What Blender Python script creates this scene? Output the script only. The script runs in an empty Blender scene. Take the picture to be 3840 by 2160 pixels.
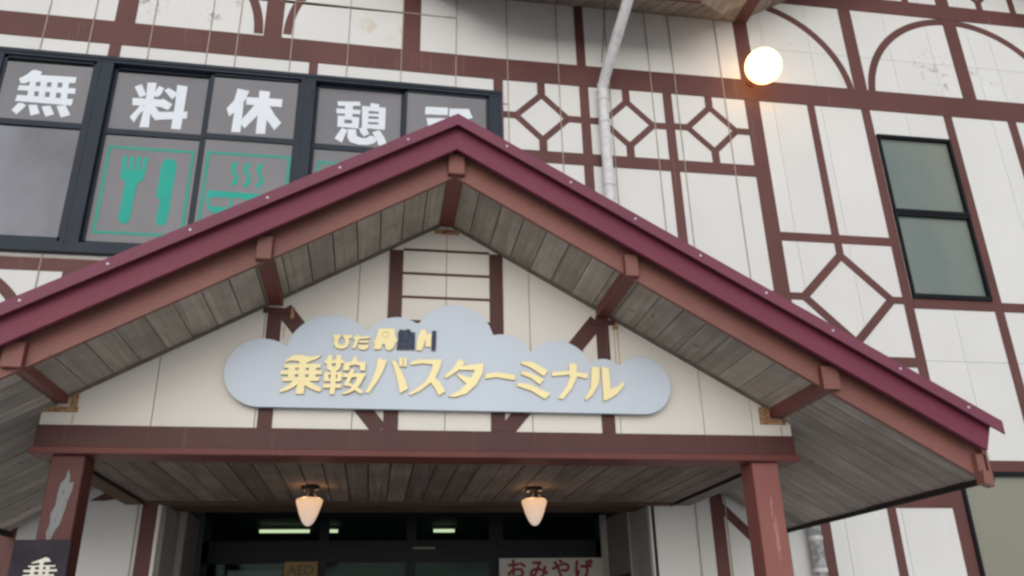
import bpy, bmesh, math, random
from mathutils import Matrix, Vector
random.seed(7)
R = math.radians
sc = bpy.context.scene
col = sc.collection

# ------------------------------------------------------------------ camera
cam_d = bpy.data.cameras.new('camera'); cam = bpy.data.objects.new('camera', cam_d); col.objects.link(cam)
cam_d.sensor_width = 36.0; cam_d.lens = 28.984; cam_d.clip_start = 0.05; cam_d.clip_end = 2000
def _cam(yaw, pitch, roll):
    cy, sy, cp, sp = math.cos(yaw), math.sin(yaw), math.cos(pitch), math.sin(pitch)
    f = Vector((sy*cp, cy*cp, sp)); rt = Vector((cy, -sy, 0)); up = rt.cross(f)
    c, s = math.cos(roll), math.sin(roll)
    r2 = c*rt + s*up; u2 = -s*rt + c*up
    m = Matrix((r2, u2, -f)).transposed().to_4x4(); m.translation = (0, 0, 1.6)
    return m
cam.matrix_world = _cam(R(9.61081282), R(22.73574716), R(-1.29093356))
sc.camera = cam

# ------------------------------------------------------------------ sky and sun (overcast)
SUN_EL, SUN_AZ = R(20), R(190)          # high, behind the viewer and a little to the left
w = bpy.data.worlds.new('World'); sc.world = w; w.use_nodes = True
nt = w.node_tree; nt.nodes.clear()
sky = nt.nodes.new('ShaderNodeTexSky'); sky.sky_type = 'NISHITA'; sky.sun_disc = False
sky.sun_elevation = SUN_EL; sky.sun_rotation = SUN_AZ; sky.air_density = 1.0; sky.dust_density = 1.0; sky.ozone_density = 1.0
hs = nt.nodes.new('ShaderNodeHueSaturation'); hs.inputs['Saturation'].default_value = 0.30
bg = nt.nodes.new('ShaderNodeBackground'); bg.inputs['Strength'].default_value = 0.15
wo = nt.nodes.new('ShaderNodeOutputWorld')
nt.links.new(sky.outputs[0], hs.inputs['Color']); nt.links.new(hs.outputs[0], bg.inputs['Color']); nt.links.new(bg.outputs[0], wo.inputs[0])
sd = bpy.data.lights.new('sun', 'SUN'); sd.energy = 1.0; sd.angle = R(80); sd.color = (1, 0.985, 0.955)
so = bpy.data.objects.new('sun', sd); col.objects.link(so)
dirv = Vector((math.cos(SUN_EL)*math.sin(SUN_AZ), math.cos(SUN_EL)*math.cos(SUN_AZ), math.sin(SUN_EL)))
so.rotation_euler = (-dirv).to_track_quat('-Z', 'Y').to_euler(); so.location = dirv*60
sc.view_settings.view_transform = 'Standard'; sc.view_settings.look = 'None'
sc.view_settings.exposure = -0.12; sc.view_settings.gamma = 1.0; sc.view_settings.use_curve_mapping = False
sc.render.engine = 'CYCLES'; sc.cycles.pixel_filter_type = 'BLACKMAN_HARRIS'; sc.cycles.filter_width = 2.6
sc.cycles.use_denoising = True; sc.cycles.max_bounces = 8

# ------------------------------------------------------------------ materials
def nd(t, kind, **kw):
    n = t.nodes.new(kind)
    for k, v in kw.items(): setattr(n, k, v)
    return n
def lk(t, a, b): t.links.new(a, b)
def base(name, rough=.6, spec=.4, metallic=0.0):
    m = bpy.data.materials.new(name); m.use_nodes = True; t = m.node_tree
    b = t.nodes['Principled BSDF']; b.inputs['Roughness'].default_value = rough
    b.inputs['Specular IOR Level'].default_value = spec; b.inputs['Metallic'].default_value = metallic
    return m, t, b
def pos(t, scale, rnd=0.0):
    g = nd(t, 'ShaderNodeNewGeometry'); v = nd(t, 'ShaderNodeVectorMath', operation='MULTIPLY'); v.inputs[1].default_value = scale
    lk(t, g.outputs['Position'], v.inputs[0])
    if not rnd: return v.outputs[0]
    oi = nd(t, 'ShaderNodeObjectInfo'); a = nd(t, 'ShaderNodeVectorMath', operation='MULTIPLY_ADD')
    cx = nd(t, 'ShaderNodeCombineXYZ'); [lk(t, oi.outputs['Random'], cx.inputs[i]) for i in range(3)]
    a.inputs[1].default_value = (rnd, rnd*1.7, rnd*.6); lk(t, cx.outputs[0], a.inputs[0]); lk(t, v.outputs[0], a.inputs[2])
    return a.outputs[0]
def noise(t, vec, sc_=1.0, det=4.0, rough=.55, dist=0.0):
    n = nd(t, 'ShaderNodeTexNoise'); n.inputs['Scale'].default_value = sc_; n.inputs['Detail'].default_value = det
    n.inputs['Roughness'].default_value = rough; n.inputs['Distortion'].default_value = dist; lk(t, vec, n.inputs['Vector']); return n.outputs['Fac']
def ramp(t, fac, a, b, c0=(0, 0, 0, 1), c1=(1, 1, 1, 1)):
    r = nd(t, 'ShaderNodeValToRGB'); e = r.color_ramp.elements; e[0].position = a; e[1].position = b; e[0].color = c0; e[1].color = c1
    lk(t, fac, r.inputs[0]); return r.outputs[0]
def mix(t, fac, c0, c1):
    m = nd(t, 'ShaderNodeMix', data_type='RGBA')
    if isinstance(fac, (int, float)): m.inputs[0].default_value = fac
    else: lk(t, fac, m.inputs[0])
    for v, i in ((c0, 6), (c1, 7)):
        if isinstance(v, tuple): m.inputs[i].default_value = v if len(v) == 4 else (*v, 1)
        else: lk(t, v, m.inputs[i])
    return m.outputs[2]
def mul(t, a, b):
    m = nd(t, 'ShaderNodeMath', operation='MULTIPLY')
    for v, i in ((a, 0), (b, 1)):
        if isinstance(v, (int, float)): m.inputs[i].default_value = v
        else: lk(t, v, m.inputs[i])
    return m.outputs[0]
def bump(t, b, h, strength=.3, dist=.003):
    n = nd(t, 'ShaderNodeBump'); n.inputs['Strength'].default_value = strength; n.inputs['Distance'].default_value = dist
    lk(t, h, n.inputs['Height']); lk(t, n.outputs[0], b.inputs['Normal'])
def near(t, p, r0, r1):           # 1 near the point p, 0 beyond r1
    g = nd(t, 'ShaderNodeNewGeometry'); d = nd(t, 'ShaderNodeVectorMath', operation='DISTANCE'); d.inputs[1].default_value = p
    lk(t, g.outputs['Position'], d.inputs[0]); mr = nd(t, 'ShaderNodeMapRange'); mr.inputs[1].default_value = r0; mr.inputs[2].default_value = r1
    mr.inputs[3].default_value = 1; mr.inputs[4].default_value = 0; lk(t, d.outputs['Value'], mr.inputs[0]); return mr.outputs[0]
def simple(name, c, rough=.6, spec=.4, var=.12, vs=2.5, metallic=0.0, bmp=0.0):
    m, t, b = base(name, rough, spec, metallic)
    n = noise(t, pos(t, (1, 1, 1)), vs, 5)
    lo = tuple(x*(1-var) for x in c); hi = tuple(min(1, x*(1+var)) for x in c)
    lk(t, mix(t, ramp(t, n, .3, .7), lo, hi), b.inputs['Base Color'])
    if name.startswith('purple'): bump(t, b, noise(t, pos(t, (1, 1, 1)), 3.2, 3), .5, .02)
    if bmp: bump(t, b, noise(t, pos(t, (1, 1, 1)), 120, 3), bmp)
    return m

def white_siding(name, c, stains=True):
    m, t, b = base(name, .62, .35)
    n1 = noise(t, pos(t, (1, 1, 1), 3.0), .8, 4)
    cc = mix(t, ramp(t, n1, .3, .72), tuple(x*.93 for x in c), c)
    st = noise(t, pos(t, (9, 9, .7)), 1.0, 5, .6)                    # faint run-down streaks
    cc = mix(t, mul(t, ramp(t, st, .58, .85), .14), cc, (c[0]*.66, c[1]*.60, c[2]*.52))
    if stains:
        for p, r0, r1, th, k in (((7.55, 8.5, 8.93), .05, .42, .57, .75), ((7.62, 8.5, 8.60), .02, .22, .56, .75), ((8.50, 8.5, 8.72), .03, .22, .60, .85), ((8.2, 8.5, 8.85), .05, .25, .60, .7),
                              ((-2.93, 8.5, 8.80), .05, .26, .55, .7), ((-2.22, 8.5, 8.70), .02, .16, .56, .85), ((-1.9, 8.5, 8.9), .02, .1, .56, .7), ((5.4, 8.5, 9.02), .02, .12, .57, .6)):
            sp = ramp(t, noise(t, pos(t, (1, 1, 1)), 13, 4, .65), th-.03, th+.10)
            cc = mix(t, mul(t, mul(t, sp, near(t, p, r0, r1)), k), cc, (.14, .14, .15))
        for p, r1 in (((-.25, 8.5, 8.72), .30), ((6.15, 8.5, 8.55), .14), ((.05, 8.5, 8.62), .2)):   # rusty yellow blots
            sp = ramp(t, noise(t, pos(t, (1, 1, 1)), 9, 3, .6), .48, .62)
            cc = mix(t, mul(t, mul(t, sp, near(t, p, .0, r1)), .5), cc, (.55, .40, .22))
    lk(t, cc, b.inputs['Base Color']); bump(t, b, noise(t, pos(t, (1, 1, 1)), 60, 4), .25, .002)
    return m
def brown_paint(name, c, streak=.5, chips=0.0):
    m, t, b = base(name, .55, .35)
    n1 = noise(t, pos(t, (1, 1, 1)), 1.6, 5)
    cc = mix(t, ramp(t, n1, .3, .72), tuple(x*.86 for x in c), tuple(x*1.14 for x in c))
    s = noise(t, pos(t, (24, 24, .6)), 1.0, 4, .6); msk = noise(t, pos(t, (1, 1, 1)), .6, 2)
    cc = mix(t, mul(t, mul(t, ramp(t, s, .62, .76), ramp(t, msk, .42, .62)), streak), cc, (.42, .33, .32))
    if chips:
        k = ramp(t, noise(t, pos(t, (1, 1, 1)), 22, 4, .7), .66, .70)
        cc = mix(t, mul(t, k, chips), cc, (.08, .025, .02))
    lk(t, cc, b.inputs['Base Color']); bump(t, b, noise(t, pos(t, (1, 1, 1)), 70, 4), .2, .002)
    return m
def old_wood(name, along, c=(.205, .18, .155), dark=(.10, .085, .07)):
    m, t, b = base(name, .85, .15)
    lo, hi = .9, 26.0
    s = {'x': (lo, hi, lo), 'y': (hi, lo, hi)}[along]
    g = noise(t, pos(t, s, 9.0), 1.0, 6, .65, .4)
    cc = mix(t, ramp(t, g, .32, .68), dark, c)
    bl = noise(t, pos(t, (2.2, 2.2, 2.2), 5.0), 1.0, 4, .6)
    cc = mix(t, mul(t, ramp(t, bl, .40, .66), .75), cc, tuple(x*.50 for x in c))
    kn = ramp(t, noise(t, pos(t, (9, 9, 9), 5.0), 1.0, 2), .70, .76)
    cc = mix(t, mul(t, kn, .6), cc, (.07, .055, .045))
    oi = nd(t, 'ShaderNodeObjectInfo'); hv = nd(t, 'ShaderNodeHueSaturation'); mr = nd(t, 'ShaderNodeMapRange')
    mr.inputs[3].default_value = .82; mr.inputs[4].default_value = 1.18; lk(t, oi.outputs['Random'], mr.inputs[0]); lk(t, mr.outputs[0], hv.inputs['Value']); lk(t, cc, hv.inputs['Color'])
    lk(t, hv.outputs[0], b.inputs['Base Color']); bump(t, b, g, .35, .002)
    return m
def glass(name, c, rough=.12, spec=.6, c2=None):
    m, t, b = base(name, rough, spec)
    n = noise(t, pos(t, (1, 1, .6)), 1.1, 3)
    lk(t, mix(t, ramp(t, n, .32, .68), c, c2 or tuple(x*1.15 for x in c)), b.inputs['Base Color'])
    return m
def emit(name, c, s, bc=(.8, .8, .8)):
    m, t, b = base(name, .3, .4); b.inputs['Base Color'].default_value = (*bc, 1)
    b.inputs['Emission Color'].default_value = (*c, 1); b.inputs['Emission Strength'].default_value = s
    return m

M_WHITE = white_siding('white_siding', (.72, .722, .71))
M_WHITE_P = white_siding('porch_siding', (.77, .735, .675), False)
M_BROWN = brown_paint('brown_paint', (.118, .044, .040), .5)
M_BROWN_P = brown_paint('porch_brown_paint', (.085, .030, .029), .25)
M_SALMON = brown_paint('salmon_paint', (.225, .092, .077), .12, .5)
M_RED = brown_paint('red_brown_paint', (.135, .036, .030), .15, .6)
M_POST = brown_paint('post_paint', (.27, .095, .083), .2, .5)
M_PURLIN = brown_paint('purlin_paint', (.16, .045, .036), .15, .8)
M_PURPLE = simple('purple_sheet_metal', (.175, .035, .063), .52, .3, .07, 1.2)
M_PURPLE2 = simple('purple_flashing', (.185, .048, .082), .52, .3, .07, 1.5)
M_WOODY = old_wood('weathered_wood_y', 'y', (.52, .46, .40), (.30, .26, .22))
M_WOODX = old_wood('weathered_wood_x', 'x', (.47, .425, .385), (.23, .20, .178))
M_WOODE = old_wood('eave_wood', 'y', (.42, .37, .325), (.17, .145, .125))
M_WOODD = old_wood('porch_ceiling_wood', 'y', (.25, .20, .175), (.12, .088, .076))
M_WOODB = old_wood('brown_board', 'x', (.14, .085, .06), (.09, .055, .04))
M_SEAL = simple('old_sealant', (.40, .35, .29), .8, .2, .2, 6)
M_TRIM = simple('dark_trim_wood', (.17, .14, .115), .8, .2, .25, 8)
M_DARK = simple('dark_gap', (.03, .027, .025), .9, .1)
M_FRAME = simple('blue_grey_aluminium', (.020, .028, .043), .5, .25, .15, 2)
M_FRAMED = simple('black_aluminium', (.007, .009, .012), .5, .15, .15, 2)
M_FILM = glass('frosted_film_glass', (.165, .163, .176), .3, .35, (.205, .203, .220))
M_CLEARW = glass('curtained_glass', (.12, .12, .14), .25, .4, (.24, .25, .29))
M_GREENG = glass('grey_green_glass', (.155, .195, .185), .2, .5, (.225, .245, .20))
M_BEIGEG = glass('beige_green_glass', (.215, .215, .17), .3, .4, (.245, .245, .195))
M_LETW = simple('white_film', (.74, .79, .86), .5, .3, .03)
M_GREEN = simple('green_film', (.012, .36, .29), .5, .3, .06)
M_GREEN2 = simple('pale_green_film', (.04, .31, .245), .5, .3, .06)
M_CLOUD = white_siding('pale_blue_sheet', (.60, .67, .76), False)
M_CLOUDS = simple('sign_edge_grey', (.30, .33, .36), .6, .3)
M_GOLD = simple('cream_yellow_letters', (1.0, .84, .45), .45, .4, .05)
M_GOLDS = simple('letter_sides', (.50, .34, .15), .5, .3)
M_NAVY = simple('navy_paint', (.045, .055, .095), .6, .3, .35, 30)
M_RUST, _t, _b = base('rusted_plate', .85, .1)
_n = noise(_t, pos(_t, (1, 1, 1)), 42, 4, .7); lk(_t, mix(_t, ramp(_t, _n, .42, .56), (.27, .10, .045), (.44, .30, .17)), _b.inputs['Base Color'])
M_PVC = simple('white_pipe_paint', (.66, .66, .68), .5, .4, .12, 14)
M_ZINC = simple('peeling_grey_pipe', (.36, .37, .38), .55, .4, .55, 16)
M_BLACK = simple('black_metal', (.008, .008, .008), .5, .4)
M_BOARD = simple('dark_wood_board', (.040, .032, .042), .75, .2, .3, 6)
M_BOARDT = simple('board_letters', (.70, .68, .58), .6, .3)
M_CREAM = simple('cream_notice', (.30, .29, .27), .5, .3)
M_MAROON = simple('maroon_letters', (.13, .012, .015), .6, .3)
M_YELLOW = simple('yellow_notice', (.16, .105, .022), .5, .3)
M_YELLOWT = simple('yellow_notice_letters', (.06, .045, .015), .5, .3)
M_TEAL = simple('teal_poster', (.05, .085, .085), .5, .3)
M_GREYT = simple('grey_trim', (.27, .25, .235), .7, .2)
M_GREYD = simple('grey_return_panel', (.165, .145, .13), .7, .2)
M_CONC = simple('bounce_concrete', (.65, .65, .64), .9, .2, .15, 3)
M_PEEL, _t, _b = base('bare_primer_patch', .8, .2)
_n = noise(_t, pos(_t, (1.6, 1, .5)), 42, 4, .65); lk(_t, mix(_t, ramp(_t, _n, .30, .44), (.15, .055, .048), (.24, .255, .255)), _b.inputs['Base Color'])
M_ROOM = simple('lobby_surface', (.035, .05, .045), .7, .3)
M_ROOMC = simple('lobby_ceiling', (.10, .14, .125), .6, .3)
M_GLOBE = emit('lit_globe', (1, .56, .19), 4.2)
M_TUBE = emit('lit_tube', (.98, .94, .66), 1.05)

def mat_clear_glass():
    m = bpy.data.materials.new('door_glass'); m.use_nodes = True; t = m.node_tree; t.nodes.clear()
    o = nd(t, 'ShaderNodeOutputMaterial'); mx = nd(t, 'ShaderNodeMixShader'); tr = nd(t, 'ShaderNodeBsdfTransparent'); gl = nd(t, 'ShaderNodeBsdfGlossy')
    tr.inputs[0].default_value = (.80, .92, .86, 1); gl.inputs['Roughness'].default_value = .06; gl.inputs['Color'].default_value = (.07, .09, .09, 1)
    fr = nd(t, 'ShaderNodeFresnel'); fr.inputs['IOR'].default_value = 1.4
    lk(t, fr.outputs[0], mx.inputs[0]); lk(t, tr.outputs[0], mx.inputs[1]); lk(t, gl.outputs[0], mx.inputs[2]); lk(t, mx.outputs[0], o.inputs[0]); return m
M_CLEAR = mat_clear_glass()
def mat_lampglass():
    m, t, b = base('lit_frosted_shade', .35, .4); b.inputs['Base Color'].default_value = (.5, .46, .43, 1)
    g = nd(t, 'ShaderNodeNewGeometry'); s = nd(t, 'ShaderNodeSeparateXYZ'); lk(t, g.outputs['Position'], s.inputs[0])
    mr = nd(t, 'ShaderNodeMapRange'); mr.inputs[1].default_value = 2.50; mr.inputs[2].default_value = 2.70; lk(t, s.outputs[2], mr.inputs[0])
    lk(t, mix(t, mr.outputs[0], (.56, .42, .33), (.98, .54, .25)), b.inputs['Emission Color']); b.inputs['Emission Strength'].default_value = .78
    return m
M_LAMP = mat_lampglass()

# ------------------------------------------------------------------ mesh helpers
def warp(x, z):
    if x < 1.3 and z > 5.3: z += .0135*(1.3-x)*min(1.15, (z-5.3)/3.1)
    return z
class MB:
    def __init__(s): s.v = []; s.f = []; s.mi = []
    def quads(s, p, idx, mi=0):
        n = len(s.v); s.v += p; s.f += [[n+i for i in f] for f in idx]; s.mi += [mi]*len(idx)
    def box(s, x0, x1, y0, y1, z0, z1, wp=False, mi=0):
        p = [(x0, y0, z0), (x1, y0, z0), (x1, y1, z0), (x0, y1, z0), (x0, y0, z1), (x1, y0, z1), (x1, y1, z1), (x0, y1, z1)]
        if wp: p = [(a, b, warp(a, c)) for a, b, c in p]
        s.quads(p, [(0, 3, 2, 1), (4, 5, 6, 7), (0, 1, 5, 4), (1, 2, 6, 5), (2, 3, 7, 6), (3, 0, 4, 7)], mi); return s
    def prism(s, poly, y0, y1, ax='y', sides=0, wp=False):
        """poly of (x,z) extruded along y, or of (y,z) extruded along x"""
        n = len(poly)
        def P(a, b, d):
            return (a, d, warp(a, b) if wp else b) if ax == 'y' else (d, a, b)
        p = [P(a, b, y0) for a, b in poly]+[P(a, b, y1) for a, b in poly]
        s.quads(p, [list(range(n))], 0); k = len(s.v)-2*n
        s.f.append([k+n+i for i in range(n)][::-1]); s.mi.append(0)
        for i in range(n):
            j = (i+1) % n; s.f.append([k+i, k+n+i, k+n+j, k+j]); s.mi.append(sides)
        return s
    def tube(s, pts, r, seg=14, mi=0):
        rings = []
        for i, p in enumerate(pts):
            p = Vector(p); a = Vector(pts[max(0, i-1)]); b = Vector(pts[min(len(pts)-1, i+1)]); d = (b-a).normalized()
            u = d.cross(Vector((0, 0, 1)) if abs(d.z) < .9 else Vector((0, 1, 0))).normalized(); v = d.cross(u)
            rr = r[i] if isinstance(r, (list, tuple)) else r
            rings.append([tuple(p+u*math.cos(2*math.pi*k/seg)*rr+v*math.sin(2*math.pi*k/seg)*rr) for k in range(seg)])
        n = len(s.v)
        for g in rings: s.v += g
        for i in range(len(rings)-1):
            for k in range(seg):
                a = n+i*seg+k; b = n+i*seg+(k+1) % seg; s.f.append([a, b, b+seg, a+seg]); s.mi.append(mi)
        s.f.append([n+k for k in range(seg)]); s.mi.append(mi); e = n+(len(rings)-1)*seg; s.f.append([e+k for k in range(seg)][::-1]); s.mi.append(mi)
        return s
    def lathe(s, c, prof, seg=28):
        n = len(s.v)
        for r, z in prof: s.v += [(c[0]+r*math.cos(2*math.pi*k/seg), c[1]+r*math.sin(2*math.pi*k/seg), c[2]+z) for k in range(seg)]
        for i in range(len(prof)-1):
            for k in range(seg):
                a = n+i*seg+k; b = n+i*seg+(k+1) % seg; s.f.append([a, b, b+seg, a+seg]); s.mi.append(0)
        s.f.append([n+k for k in range(seg)]); s.mi.append(0); e = n+(len(prof)-1)*seg; s.f.append([e+k for k in range(seg)]); s.mi.append(0)
        return s
    def mesh(s, name, mats, smooth=False):
        me = bpy.data.meshes.new(name); me.from_pydata(s.v, [], s.f)
        for m in (mats if isinstance(mats, (list, tuple)) else [mats]): me.materials.append(m)
        for p, i in zip(me.polygons, s.mi): p.material_index = i
        bm = bmesh.new(); bm.from_mesh(me); bmesh.ops.recalc_face_normals(bm, faces=bm.faces); bm.to_mesh(me); bm.free()
        if smooth:
            for p in me.polygons: p.use_smooth = True
            try: me.set_sharp_from_angle(angle=R(40))
            except Exception: pass
        me.update(); return me
def place(name, me, parent=None, loc=None, bevel=0.0):
    o = bpy.data.objects.new(name, me); col.objects.link(o)
    if loc: o.location = loc
    if parent:
        o.parent = parent; o.matrix_parent_inverse = PINV[parent.name] if parent.name in PINV else Matrix.Translation(-parent.matrix_basis.translation)
    if bevel:
        b = o.modifiers.new('bevel', 'BEVEL'); b.width = bevel; b.segments = 1; b.limit_method = 'ANGLE'
    return o
PINV = {}
def obj(name, mb, mats, parent=None, smooth=False, bevel=0.0, loc=None):
    return place(name, mb.mesh(name, mats, smooth), parent, loc, bevel)
def thing(name, label, cat, loc, group=None):
    o = bpy.data.objects.new(name, None); col.objects.link(o); o.location = loc; o.empty_display_size = .2
    PINV[o.name] = Matrix.Translation(-Vector(loc)); o['label'] = label; o['category'] = cat
    if group: o['group'] = group
    return o
def sub(o, parent):               # o keeps its place under a part (parts have identity placement under their thing)
    o.parent = parent; o.matrix_parent_inverse = Matrix.Identity(4); return o
def box(name, a, m, parent=None, bevel=0.0, wp=False): return obj(name, MB().box(*a, wp=wp), m, parent, bevel=bevel)

# ------------------------------------------------------------------ ground
g = obj('forecourt', MB().box(-150, 150, -150, 30, -.3, 0), M_CONC); g['kind'] = 'structure'  # unseen ground, made extra pale to bounce light up under the soffits

# ------------------------------------------------------------------ the station building
YW = 8.5
B = thing('station_building', 'two storey white walled station building with brown half timbering behind the porch', 'building', (1.5, YW, 0))
HOLES = [(-5.50, 1.30, 5.42, 7.80), (6.45, 7.50, 5.32, 7.65), (6.52, 9.70, .90, 3.15), (-2.02, 2.84, 0, 3.10)]
def cells(x0, x1, z0, z1):
    hs_ = [h for h in HOLES if h[0] < x1-1e-4 and h[1] > x0+1e-4 and h[2] < z1-1e-4 and h[3] > z0+1e-4]
    xs = sorted({x0, x1, *[max(x0, min(x1, v)) for h in hs_ for v in h[:2]]}); zs = sorted({z0, z1, *[max(z0, min(z1, v)) for h in hs_ for v in h[2:]]})
    out = []
    for a, b in zip(xs, xs[1:]):
        run = None
        for c, d in zip(zs, zs[1:]):
            mx, mz = (a+b)/2, (c+d)/2
            if any(h[0] < mx < h[1] and h[2] < mz < h[3] for h in hs_):
                if run: out.append((a, b, *run)); run = None
            else: run = (run[0], d) if run else (c, d)
        if run: out.append((a, b, *run))
    return out
def rake_top(x):                  # underside of the tall gable on the right
    return 9.42+.594*(min(x, 16.04-x)-4.82)
JL = [-6.2, -5.4, -4.72, -4.05, -3.54, -2.87, -2.21, -1.88, -1.24, -.56, .10, .785, 1.445, 2.11, 2.775, 3.345, 3.68, 4.345, 4.70]
JT = [4.70, 5.03, 5.72, 6.38, 6.96, 7.62, 8.28, 8.62, 9.3, 9.96, 10.6, 11.3]
for J, zs, gap in ((JL, [0, 4.3, 8.97, 9.42], .004), (JT, [0, 4.50, 8.95, None], .0022)):
    for a, b in zip(J, J[1:]):
        zz = list(zs)
        if J is JL: zz = [0, 4.3, 9.42] if a > .7 else ([0, 4.3, 8.97, 9.42] if a > .05 else [0, 4.3, 8.97, None])
        for c, d in zip(zz, zz[1:]):
            if d is None:
                z0 = c+gap; rt_ = rake_top if J is JT else (lambda v: rake_top(4.96-v)); obj('siding_panel', MB().prism([(a+gap, z0), (b-gap, z0), (b-gap, rt_(b)+.06), (a+gap, rt_(a)+.06)], YW, YW+.018), M_WHITE, B); continue
            cs = cells(a+gap, b-gap, c+gap, d-gap)
            if not cs: continue
            for q in cs: obj('siding_panel', MB().box(q[0], q[1], YW, YW+.018, q[2], q[3], wp=True), M_WHITE, B)
mb = MB(); [mb.box(q[0], q[1], YW+.019, YW+.16, q[2], q[3]) for q in cells(-6.2, 4.7, 0, 9.36)+cells(4.7, 11.3, 0, 9.36)]
mb.prism([(4.7, 9.36), (11.3, 9.36), (8.02, 11.30)], YW+.019, YW+.16); mb.prism([(.26, 9.36), (-6.34, 9.36), (-3.06, 11.30)], YW+.019, YW+.16)
obj('wall', mb, M_GREYT, B)
# sealant beads over the joints of the left wall (they run over paint and panel alike)
for x in JL[1:-1]:
    for q in cells(x-.005, x+.005, 0, 9.36): box('sealant_bead', (x-.005, x+.005, YW-.0125, YW+.01, q[2], q[3]), M_SEAL, B, wp=True)
box('sealant_bead', (-6.2, .785, YW-.0125, YW+.01, 8.963, 8.975), M_SEAL, B, wp=True)
box('sealant_bead', (1.38, 1.445, YW-.0125, YW+.01, 7.70, 7.708), M_SEAL, B)

PR = {'h': .0105, 'v': .0075, 'd': .0045}
def timber(kind, x0, x1, z0, z1, m=M_BROWN, name='timber_board', y=YW, par=None):
    if x0 < 1.3 < x1 and x1-x0 > 1:
        timber(kind, x0, 1.3, z0, z1); x0 = 1.3
    return box(name, (x0, x1, y-PR[kind], y+.012, z0, z1), m, par or B, wp=(y == YW))
def strut(pts, y=YW, m=M_BROWN, par=None, k='d'): return obj('timber_brace', MB().prism(pts, y-PR[k], y+.012), m, par or B)
# horizontals
timber('h', -6.2, 11.3, 8.065, 8.39); timber('h', 1.38, 4.62, 6.89, 7.055); timber('h', -6.2, 4.62, 5.18, 5.32); timber('h', 6.43, 7.54, 5.17, 5.30); timber('h', 7.65, 11.3, 5.17, 5.29)
timber('h', 4.83, 6.31, 6.005, 6.12); timber('h', 4.83, 6.31, 4.41, 4.53); timber('h', 4.83, 6.50, 2.785, 3.31); timber('h', 6.50, 11.3, 3.15, 3.315)
timber('h', 5.05, 11.0, 9.785, 10.045); timber('h', -6.0, -.1, 9.785, 10.045)
# verticals
for x0, x1, z0, z1 in ((-3.31, -3.08, 8.39, 9.79), (-1.585, -1.37, 8.39, 9.79), (.11, .33, 8.39, 9.42), (2.36, 2.48, 8.39, 9.42), (-5.0, -4.8, 8.39, 9.42),
                       (-3.31, -3.18, 7.80, 8.07), (-1.01, -.905, 7.80, 8.07), (1.26, 1.38, 3.3, 8.07), (2.37, 2.49, 3.3, 8.07), (3.485, 3.605, 3.3, 8.07),
                       (4.62, 4.825, 3.2, 9.42), (4.64, 4.85, 0, 3.2), (5.51, 5.615, 6.12, 8.07), (5.55, 5.655, 0, 2.79), (6.30, 6.425, 3.3, 8.07), (6.35, 6.50, 0, 2.79),
                       (7.53, 7.655, 3.3, 8.07), (8.52, 8.65, 3.3, 8.07), (9.6, 9.73, 3.3, 8.07), (6.27, 6.46, 8.39, 9.79), (7.92, 8.13, 8.39, 9.79), (9.6, 9.79, 8.39, 9.79),
                       (7.90, 8.11, 10.04, 11.0), (9.13, 9.23, 10.04, 10.7), (6.88, 6.99, 10.04, 10.6), (-3.31, -3.09, 3.3, 5.19), (-3.38, -3.24, 0, 3.3), (-2.175, -2.035, 0, 2.805), (3.515, 3.655, 0, 2.93)):
    timber('v', x0, x1, z0, z1)
# right edge of the big window bay
# lozenges
def lozenge(cx, cz, hi, ho, x0, x1, z0, z1, sw=.05):
    for sx, sz in ((1, 1), (1, -1), (-1, -1), (-1, 1)):
        a, b = (cx, cz+sz*ho), (cx+sx*ho, cz); c, d = (cx+sx*hi, cz), (cx, cz+sz*hi)
        strut([a, b, c, d])
    strut([(cx-sw, cz+hi+.03), (cx+sw, cz+hi+.03), (cx+sw, z1), (cx-sw, z1)], k='v'); strut([(cx-sw, z0), (cx+sw, z0), (cx+sw, cz-hi-.03), (cx-sw, cz-hi-.03)], k='v')
    strut([(x0, cz-sw*.9), (cx-hi-.03, cz-sw*.9), (cx-hi-.03, cz+sw*.9), (x0, cz+sw*.9)], k='h'); strut([(cx+hi+.03, cz-sw*.9), (x1, cz-sw*.9), (x1, cz+sw*.9), (cx+hi+.03, cz+sw*.9)], k='h')
lozenge(1.87, 7.55, .275, .39, 1.38, 2.37, 7.05, 8.07); lozenge(2.985, 7.55, .275, .39, 2.49, 3.49, 7.05, 8.07); lozenge(4.11, 7.56, .275, .39, 3.60, 4.62, 7.05, 8.07)
lozenge(5.575, 5.265, .50, .645, 4.825, 6.305, 4.53, 6.01); lozenge(7.40, 10.5, .27, .38, 6.99, 7.90, 10.04, 10.9); lozenge(8.62, 10.5, .27, .38, 8.11, 9.13, 10.04, 10.9)
def arc(cx, cz, ri, ro, a0, a1, n=22):
    A = [R(a0+(a1-a0)*i/n) for i in range(n+1)]
    p = [(cx+ro*math.cos(a), cz+ro*math.sin(a)) for a in A]+[(cx+ri*math.cos(a), cz+ri*math.sin(a)) for a in reversed(A)]
    mb = MB(); k = n+1
    for i in range(n): mb.prism([p[i], p[i+1], p[2*k-2-i], p[2*k-1-i]], YW-PR['d'], YW+.012, wp=True)
    obj('timber_arch', mb, M_BROWN, B)
arc(4.70, 8.22, 1.475, 1.575, 5, 72); arc(8.03, 8.23, 1.455, 1.56, 90, 174); arc(8.03, 8.23, 1.455, 1.56, 6, 90); arc(11.36, 8.22, 1.475, 1.575, 120, 175)
arc(-.02, 8.45, 1.235, 1.335, 95, 180); arc(-2.94, 8.42, 1.235, 1.345, 0, 90); arc(-4.60, 4.15, 1.06, 1.17, 5, 85)
strut([(3.655, 2.84), (3.655, 2.70), (3.98, 2.38), (3.98, 2.52)]); strut([(-2.66, 2.84), (-2.52, 2.92), (-2.40, 2.86), (-2.52, 2.84)])

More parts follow.
